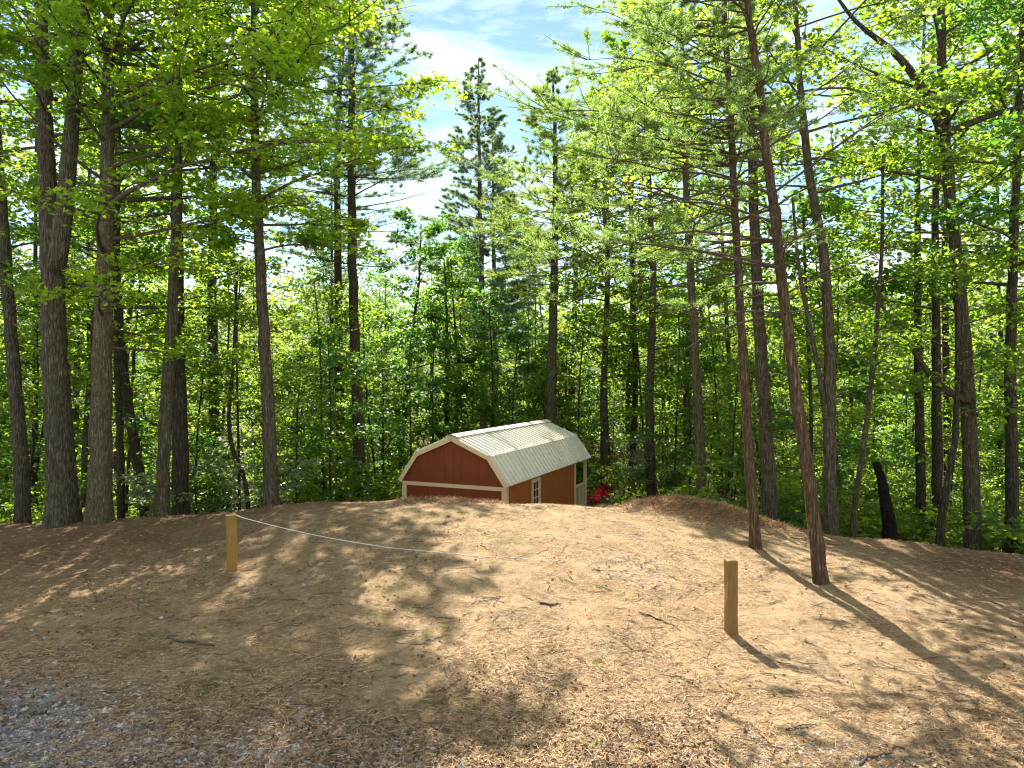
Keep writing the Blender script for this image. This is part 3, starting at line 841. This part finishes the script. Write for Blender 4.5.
for i, (px, d, w_, h_, lb) in enumerate((
        (606, 33, 9, 15.5, "yellow green leafy tree closing the right side of the sky gap"),
        (652, 30, 10, 18.5, "tall yellow green tree behind the pale knobbly trunk's left"),
        (690, 34, 10, 22, "tall pale green tree directly behind the pale knobbly trunk"),
        (574, 42, 9, 17, "slender green tree behind the shed roof's right end"),
        (632, 40, 9, 24, "highest of the pale green trees right of the sky gap"))):
    main_tree("tree", lb, d, [(px,500),(px-3,400),(px+2,280),(px-4,150)], w_, h_, bark=M_BARK_GREY, leaf=M_LEAFY, seed=60+i,
              z0=.35, R=4.2, nl=24, per=28, size=.19, subs=6)

# ------------------------------------------------------------------ the woods behind: kinds built once, then copied tree by tree
def proto_broad(name, h, r0, z0, R, nl, per, size, leaf, bark, seed, flat=.4, subs=5, shape='leaf', sides=10, lean=.05, up=.25, twig=None):
    rng = np.random.default_rng(seed)
    C = [np.array([0, 0, -.5])]
    d = np.array([rng.normal(0, lean), rng.normal(0, lean), 1])
    while C[-1][2] < h:
        d = d + np.array([rng.normal(0, lean*.7), rng.normal(0, lean*.7), .1]); d /= np.linalg.norm(d); C.append(C[-1] + d*h/8)
    pts = trunk_pts(C, 22)
    w, br, lv = MB(), MB(), MB()
    rad = add_trunk(w, pts, r0, rng, .02, .25, sides)
    limbs_broad(br, lv, pts, rad, rng, z0, R, nl, per, size, shape, flat=flat, subs=subs, up=up)
    return (name, w.mesh("trunk", bark), br.mesh("branches", twig or M_TWIG), lv.mesh("crown", leaf), h)
def proto_pine(name, h, r0, z0, R, nw, tufts, seed, leaf=M_NEEDLE, bark=M_BARK_DK):
    rng = np.random.default_rng(seed)
    pts = trunk_pts([(0,0,-.5), (rng.normal(0,.15), rng.normal(0,.15), h*.5), (rng.normal(0,.25), rng.normal(0,.25), h)], 22)
    w, br, lv = MB(), MB(), MB()
    rad = add_trunk(w, pts, r0, rng, .02, .2, 10)
    pine_whorls(br, lv, pts, rad, rng, z0, R, nw, tufts, nl=.24, nw_=.022, npt=12, per=(3,5), bare=.12)
    return (name, w.mesh("trunk", bark), br.mesh("branches", M_TWIG), lv.mesh("crown", leaf), h)
def proto_shrub(name, h, R, n, size, leaf, seed, stems=6):
    rng = np.random.default_rng(seed); w, lv = MB(), MB(); C = []
    for i in range(stems):
        az = i*2.4 + rng.uniform(-.4, .4)
        p = path((rng.normal(0,.1), rng.normal(0,.1), -.1), (math.cos(az)*.6, math.sin(az)*.6, 1), h*rng.uniform(.7, 1.1), 6, -.04, .14, rng)
        w.tube(p, np.linspace(.018, .004, 7), 5, 0, rng)
        for k in range(7):
            q = rng.uniform(.25, 1); a2 = rng.uniform(0, 6.28)
            sp = path(at(p, q), (math.cos(a2), math.sin(a2), rng.uniform(0,.4)), R*rng.uniform(.3,.7), 3, -.08, .1, rng)
            w.tube(sp, np.linspace(.006, .002, 4), 3, 0, rng, cap=False)
            m = n//(stems*7)
            C.append(np.array([at(sp, rng.uniform(.1, 1)) for _ in range(m)]) + rng.normal(0, 1, (m, 3))*np.array([.14,.14,.06]))
    add_leaves(lv, np.concatenate(C), size, 'leaf', rng=rng)
    return (name, w.mesh("stem", M_TWIG), None, lv.mesh("foliage", leaf), h)

TALL = [proto_broad("forest_tree", 19, .17, .33, 3.6, 30, 24, .23, M_LEAF, M_BARK_DK, 101),
        proto_broad("forest_tree", 17, .14, .38, 3.3, 28, 24, .23, M_LEAFY, M_BARK, 102),
        proto_broad("forest_tree", 20, .20, .36, 4.0, 32, 24, .24, M_DARK, M_BARK_DK, 103),
        proto_broad("forest_tree", 15, .11, .30, 3.0, 28, 24, .21, M_LEAFY, M_BARK_GREY, 104)]
PINES = [proto_pine("forest_pine", 21, .17, .42, 3.0, 24, 3, 111), proto_pine("forest_pine", 18, .14, .35, 2.6, 22, 3, 112)]
SAPS = [proto_broad("young_tree", 7.5, .05, .22, 2.0, 20, 22, .17, M_LEAF, M_BARK_DK, 121, .25, 5, up=.1),
        proto_broad("young_tree", 9.5, .06, .25, 2.2, 22, 20, .18, M_LEAFY, M_BARK_DK, 122, .25, 5, up=.1),
        proto_broad("young_tree", 6.0, .04, .20, 1.8, 18, 22, .15, M_DARK, M_BARK_DK, 123, .25, 5, up=.1)]
M_SUNPALE = leaf_mat("sunlit_pale_glossy_leaf", (.10,.13,.06), (.22,.25,.14), (.25,.40,.10), (.42,.52,.2), .4, .3)  # sunlight on the foliage is put into the pale leaf colour
SUNPALE = [proto_shrub("shrub", 3.6, 1.9, 3600, .14, M_SUNPALE, 134, 8)]
SHRUBS = [proto_shrub("shrub", 2.0, 1.3, 1500, .13, M_LEAFY, 131), proto_shrub("shrub", 1.5, 1.2, 1300, .12, M_LEAF, 132), proto_shrub("shrub", 2.4, 1.4, 1600, .14, M_LEAFY, 133)]

def plant(proto, x, y, h, rz, label, cat, group, parts=True, wide=1.0):
    name, tm, bm_, lm, h0 = proto
    s = h/h0
    r = empty(name, (x, y, H(x, y)), rz, label, cat, group)
    r.scale = (s*wide, s*wide, s)
    t = link("trunk" if name != "shrub" else "stem", tm, r)
    if bm_ is not None: link("branches", bm_, r)
    link("crown" if name != "shrub" else "foliage", lm, r)
    return r

def skyline(p):
    """highest picture row the woods behind may reach in each direction, so the gap in the canopy stays open"""
    return np.interp(p, [355, 385, 425, 450, 520, 545, 590, 640, 690, 720], [-40, 170, 235, 280, 300, 255, 170, 60, 0, -40])

def in_shed(x, y, m=1.3):
    dx, dy = x-ORG[0], y-ORG[1]; c, s = math.cos(-SH), math.sin(-SH)
    lx, ly = c*dx - s*dy, s*dx + c*dy
    return -WID-m < lx < m+.3 and -m < ly < LEN+m
def side(p): return "left of" if p < 395 else ("behind" if p < 600 else "right of")
def shades(x, y, z, h):
    """would this tree's crown stand between the sun and the open sunny ground or the shed roof?"""
    for q in (.5, .6, .7, .85, 1.0):
        for zt, cx, cy, rx, ry in ((.3, 2.6, 12.4, 4.6, 4.6), (1.3, -.3, 23.5, 2.6, 4.5), (.1, -4.2, 10.0, 3.6, 4.2)):
            k = (z + h*q - zt)/S.z
            if k > 0 and ((x - S.x*k - cx)/(rx+1.2))**2 + ((y - S.y*k - cy)/(ry+1.2))**2 < 1: return True
    return False
rg = np.random.default_rng(42)
taken = []
def scatter(n, protos, ymin, ymax, gap, hmin, hmax, cat, lab, grp, pmin=-90, pmax=1120, front=0.0, lowest=None, wide=1.0, avoid=None):
    k = tries = 0
    while k < n and tries < n*60:
        tries += 1
        p = rg.uniform(pmin, pmax); y = math.sqrt(rg.uniform(ymin**2, ymax**2)); x = (p-CX)/F*y
        if in_shed(x, y) or (590 < p < 665 and y < 31): continue
        if avoid and avoid(p, y): continue
        if any((x-a)**2 + (y-b)**2 < gap*gap for a, b in taken): continue
        h = rg.uniform(hmin, hmax); z = H(x, y)
        top = CAMZ + (HY - skyline(p))*y/F
        if z + h > top: h = top - z
        if h < hmin*.55: continue
        if shades(x, y, z, h): continue
        taken.append((x, y))
        q = rg.integers(0, len(protos))
        plant(protos[q], x, y, h, rg.uniform(0, 6.28), lab(p), cat, grp(p), wide=wide)
        k += 1
scatter(60, TALL, 22, 72, 2.0, 13, 21, "tree", lambda p: f"tall leafy forest tree in the dense woods {side(p)} the shed", lambda p: f"leafy forest trees {side(p)} the shed",
        avoid=lambda p, y: (600 < p < 760 and y < 28))
scatter(56, TALL, 46, 78, 2.0, 14, 20, "tree", lambda p: f"tall leafy forest tree in the dense woods {side(p)} the shed", lambda p: f"leafy forest trees {side(p)} the shed", avoid=lambda p, y: 385 < p < 600)
scatter(30, PINES, 26, 70, 1.8, 16, 23, "pine tree", lambda p: f"dark forest pine in the dense woods {side(p)} the shed", lambda p: f"forest pines {side(p)} the shed",
        avoid=lambda p, y: 600 < p < 740 and y < 32)
scatter(130, SAPS, 19.0, 44, 1.1, 5, 9.5, "young tree", lambda p: f"thin young tree in the undergrowth {side(p)} the shed", lambda p: f"young trees {side(p)} the shed",
        avoid=lambda p, y: (600 < p < 690 and y < 30) or (p > 640 and p < 800 and y < 20.5))
scatter(130, SHRUBS, 17.3, 34, .9, 1.3, 2.8, "shrub", lambda p: f"low leafy shrub in the undergrowth {side(p)} the shed", lambda p: f"shrubs {side(p)} the shed",
        avoid=lambda p, y: (540 < p < 690 and y < 31) or (380 < p < 690 and y < 21) or (p < 390 and y < 20.5))

for i, (p, y, h, lb) in enumerate(((243, 20.5, 3.4, "shrub coloured pale as if sunlit under the lone straight trunk"), (208, 22.5, 4.4, "tallest shrub coloured pale as if sunlit behind the twin trunks"),
                                   (655, 30, 3.2, "shrub coloured pale as if sunlit behind the straw heap"))):
    plant(SUNPALE[0], (p-CX)/F*y, y, h, i*2.0, lb, "shrub", "shrubs coloured pale as if sunlit")

# far wooded slope that closes the view, one mass
rw = np.random.default_rng(77)
fw = MB()
n = 900
tx = rw.uniform(-110, 110, n); ty = rw.uniform(72, 128, n); tz = terrain(tx, ty)
C, N = [], []
for i in range(n):
    h = rw.uniform(12, 20); R = rw.uniform(2.2, 3.6); m = 240
    v = rw.normal(0, 1, (m, 3)); v /= np.linalg.norm(v, axis=1)[:, None]; v *= rw.uniform(.55, 1.05, (m, 1))
    cl = np.round(v*2.2)/2.2*.6 + v*.4
    C.append(np.array([tx[i], ty[i], tz[i]+h*.55]) + cl*np.array([R, R, h*.46]))
add_leaves(fw, np.concatenate(C), .62, 'leaf', rng=rw)
tag(fw.build("far_woods", M_LEAFY), "pale green mass of distant woods on the far slope", "woods", kind='stuff')

# ------------------------------------------------------------------ litter on the ground
rl_ = np.random.default_rng(5)
def on_ground(p0, p1, y0, y1, n, dens=None):
    """random places in the fan of ground in front, more of them nearer in picture terms"""
    u = rl_.uniform(1/y1, 1/y0, n); y = 1/u; p = rl_.uniform(p0, p1, n); x = (p-CX)/F*y
    if dens is not None:
        k = rl_.random(n) < dens(x, y, p); x, y = x[k], y[k]
    return np.stack([x, y, terrain(x, y)], -1)
# pine straw
c = on_ground(-40, 1064, 4.8, 18.5, 150000, lambda x, y, p: np.clip(.35 + 1.6*vnoise(x*.8+3, y*.8+9) + .35*(y > 12), .05, 1)*np.clip((y+.42*x-3.6)/1.5, .05, 1))
mb = MB(); th = rl_.uniform(0, 6.28, len(c)); dz = rl_.normal(0, .12, len(c))
c[:, 2] += .006 + np.abs(rl_.normal(0, .008, len(c)))
add_leaves(mb, c, .115, 'needle', rng=rl_, aspect=.06, dirs=np.stack([np.cos(th), np.sin(th), dz], -1), roll=.8)
tag(mb.build("pine_straw", island_mat("pine_straw", [(0, (.17,.085,.035)), (.35, (.36,.22,.11)), (.7, (.46,.32,.18)), (1, (.55,.42,.265))])), "scattered tan pine straw over the clearing", "pine straw", kind='stuff')
# straw heap and tufts on the crest
H1 = np.stack([rl_.normal(3.95, .75, 9000), rl_.normal(16.2, .4, 9000), np.zeros(9000)], -1)
H2 = np.stack([rl_.normal(5.3, .7, 4000), rl_.normal(15.9, .35, 4000), np.zeros(4000)], -1)
H3 = np.stack([rl_.uniform(-2.6, -.2, 2600), rl_.normal(16.2, .25, 2600), np.zeros(2600)], -1)
c = np.concatenate([H1, H2, H3]); c[:, 2] = terrain(c[:, 0], c[:, 1]) + .01
mb = MB(); th = rl_.uniform(0, 6.28, len(c)); dz = rl_.normal(.28, .3, len(c))
add_leaves(mb, c, .17, 'needle', rng=rl_, aspect=.06, dirs=np.stack([np.cos(th), np.sin(th), dz], -1), roll=.8)
tag(mb.build("straw_heap", island_mat("rust_straw", [(0, (.15,.075,.032)), (.5, (.34,.20,.10)), (1, (.50,.35,.20))])), "heaped rust coloured pine straw along the crest", "pine straw", kind='stuff')
# dead leaves
def ldens(x, y, p):
    band = np.exp(-((y-6.4+.12*x)/.95)**2)*np.clip(1.4*vnoise(x*.7+1, y*.9)+.75, 0, 1)*(p < 720)
    return np.clip(.05 + .95*band + .25*(vnoise(x*.5, y*.5+4) > .18), 0, 1)
c = on_ground(-40, 1064, 4.8, 17, 46000, ldens); c[:, 2] += .012
mb = MB(); add_leaves(mb, c, .042, 'wide', droop=.1, dsd=.25, roll=.5, rng=rl_)
tag(mb.build("leaf_litter", island_mat("dead_leaves", [(0, (.07,.045,.028)), (.4, (.155,.10,.06)), (.8, (.26,.18,.115)), (1, (.38,.29,.20))], .7, .15)), "brown dead leaves strewn over the near ground", "leaf litter", kind='stuff')
# gravel
OCT_V = np.array([(1,0,0),(0,1,0),(-1,0,0),(0,-1,0),(0,0,.6),(0,0,-.6)]); OCT_F = np.array([(0,1,4),(1,2,4),(2,3,4),(3,0,4),(1,0,5),(2,1,5),(3,2,5),(0,3,5)])
def stones(c, s):
    n = len(c); v = OCT_V[None]*s[:, None, None]*rl_.uniform(.6, 1.3, (n, 6, 1)); th = rl_.uniform(0, 6.28, n)
    R = np.zeros((n, 3, 3)); R[:, 0, 0] = np.cos(th); R[:, 0, 1] = -np.sin(th); R[:, 1, 0] = np.sin(th); R[:, 1, 1] = np.cos(th); R[:, 2, 2] = 1
    v = np.einsum('nij,nkj->nki', R, v) + c[:, None, :]
    mb = MB(); mb.add(v.reshape(-1, 3), (OCT_F[None] + 6*np.arange(n)[:, None, None]).reshape(-1, 3)); return mb
def gdens(x, y, p):
    g_ = np.clip((6.2 - (y + .42*x + 1.6*vnoise(x*.9, y*.9)))/1.3, 0, 1)
    sp = .1*np.exp(-((x-1.95)/.55)**2 - ((y-11.9)/.6)**2) + .4*np.exp(-((x-2.6)/.9)**2 - ((y-6.6)/.45)**2)
    return np.clip(g_ + sp + .014, 0, 1)
c = on_ground(-40, 1064, 4.7, 16, 80000, gdens)
tag(stones(c, rl_.gamma(3, .0048, len(c)).clip(.005, .04)).build("gravel", island_mat("gravel_stone", [(0, (.13,.135,.145)), (.5, (.28,.285,.295)), (.85, (.42,.41,.40)), (1, (.54,.52,.49))])), "blue grey crushed stone spread over the near ground", "gravel", kind='stuff')

# sticks
M_STICK = plain("stick_bark", (.11,.08,.06), .9, .3, .1)
def stick(px, py, px2, py2, r, label):
    def g_(a, b):
        d = 12.0
        for _ in range(30):
            q = pt(a, b, d); d += (q[2]-H(q[0], q[1]))*2.5 if b > HY else 0
        q = pt(a, b, d); return np.array([q[0], q[1], H(q[0], q[1])])
    a, b = g_(px, py), g_(px2, py2); p = []
    for s in np.linspace(0, 1, 9):
        q = a*(1-s) + b*s + np.array([rl_.normal(0,.015), rl_.normal(0,.02), 0]); q[2] = H(q[0], q[1]) + r*.8; p.append(q)
    mb = MB(); mb.tube(p, np.linspace(r, r*.5, 9), 6, .08); tag(mb.build("stick", M_STICK), label, "stick", "fallen sticks on the clearing")
stick(166, 638, 216, 646, .022, "dark fallen stick in the shade below the rope post")
stick(640, 613, 676, 627, .014, "thin fallen stick left of the bare brown post")
stick(541, 604, 562, 605, .016, "short dark stick at the edge of the central shade")
stick(858, 765, 905, 748, .014, "thin stick lying in the straw near the bottom right")
stick(85, 575, 98, 602, .014, "slender stick in the sun patch at left near the trunk shadow")

# logs edging the level ground right of the shed
M_LOG = wood_mat("grey_log", (.16,.13,.10), (.32,.27,.21), .85)
def log(a, b, r, label):
    p = [np.array(a)*(1-s) + np.array(b)*s for s in np.linspace(0, 1, 7)]
    mb = MB(); mb.tube(np.array(p) + rl_.normal(0, .01, (7, 3)), np.linspace(r, r*.85, 7), 9, .04); tag(mb.build("log", M_LOG), label, "log", "logs beside the shed")
def gp(px, d, up): 
    x = (px-CX)/F*d; return (x, d, H(x, d)+up)
log(gp(597, 27.6, .1), gp(638, 26.6, .12), .09, "long pale log behind the straw, starting below the red chairs")
log(gp(632, 25.0, .5), gp(668, 22.4, .35), .08, "grey log lying right of the others towards the pale knobbly trunk")
log(gp(610, 24.6, .35), gp(645, 27.2, .2), .07, "darker log slanting across the long pale one")

# small twigs and bark bits, too many to count
c = on_ground(-40, 1064, 4.8, 17.5, 1500); mb = MB()
for q in c:
    L_ = rl_.uniform(.08, .38); a_ = rl_.uniform(0, 6.28); r_ = rl_.uniform(.002, .006)
    dv = np.array([math.cos(a_), math.sin(a_), 0])*L_/3; p_ = []
    for k in range(4):
        b_ = q + dv*(k-1.5) + np.array([rl_.normal(0, .012), rl_.normal(0, .012), 0]); b_[2] = H(b_[0], b_[1]) + r_ + .006; p_.append(b_)
    mb.tube(p_, [r_, r_, r_*.8, r_*.5], 4, 0, rl_)
tag(mb.build("twigs", M_STICK), "fine dead twigs scattered over the clearing", "twigs", kind='stuff')

# thin weeds and grass in the litter
c = on_ground(-30, 700, 5.0, 13.5, 420, lambda x, y, p: np.clip((vnoise(x*.9, y*.9+2) > .12)*1.0 + (y < 6.2)*(p < 260)*.7, 0, 1))
cc = np.repeat(c, 14, 0) + np.concatenate([rl_.normal(0, .05, (len(c)*14, 2)), np.zeros((len(c)*14, 1))], 1)
th = rl_.uniform(0, 6.28, len(cc)); mb = MB()
add_leaves(mb, cc, .07, 'needle', rng=rl_, aspect=.10, dirs=np.stack([np.cos(th)*.6, np.sin(th)*.6, rl_.uniform(.3, 1.2, len(cc))], -1), roll=.8)
tag(mb.build("weeds", M_LEAF), "thin green weeds and grass poking through the litter", "weeds", kind='stuff')
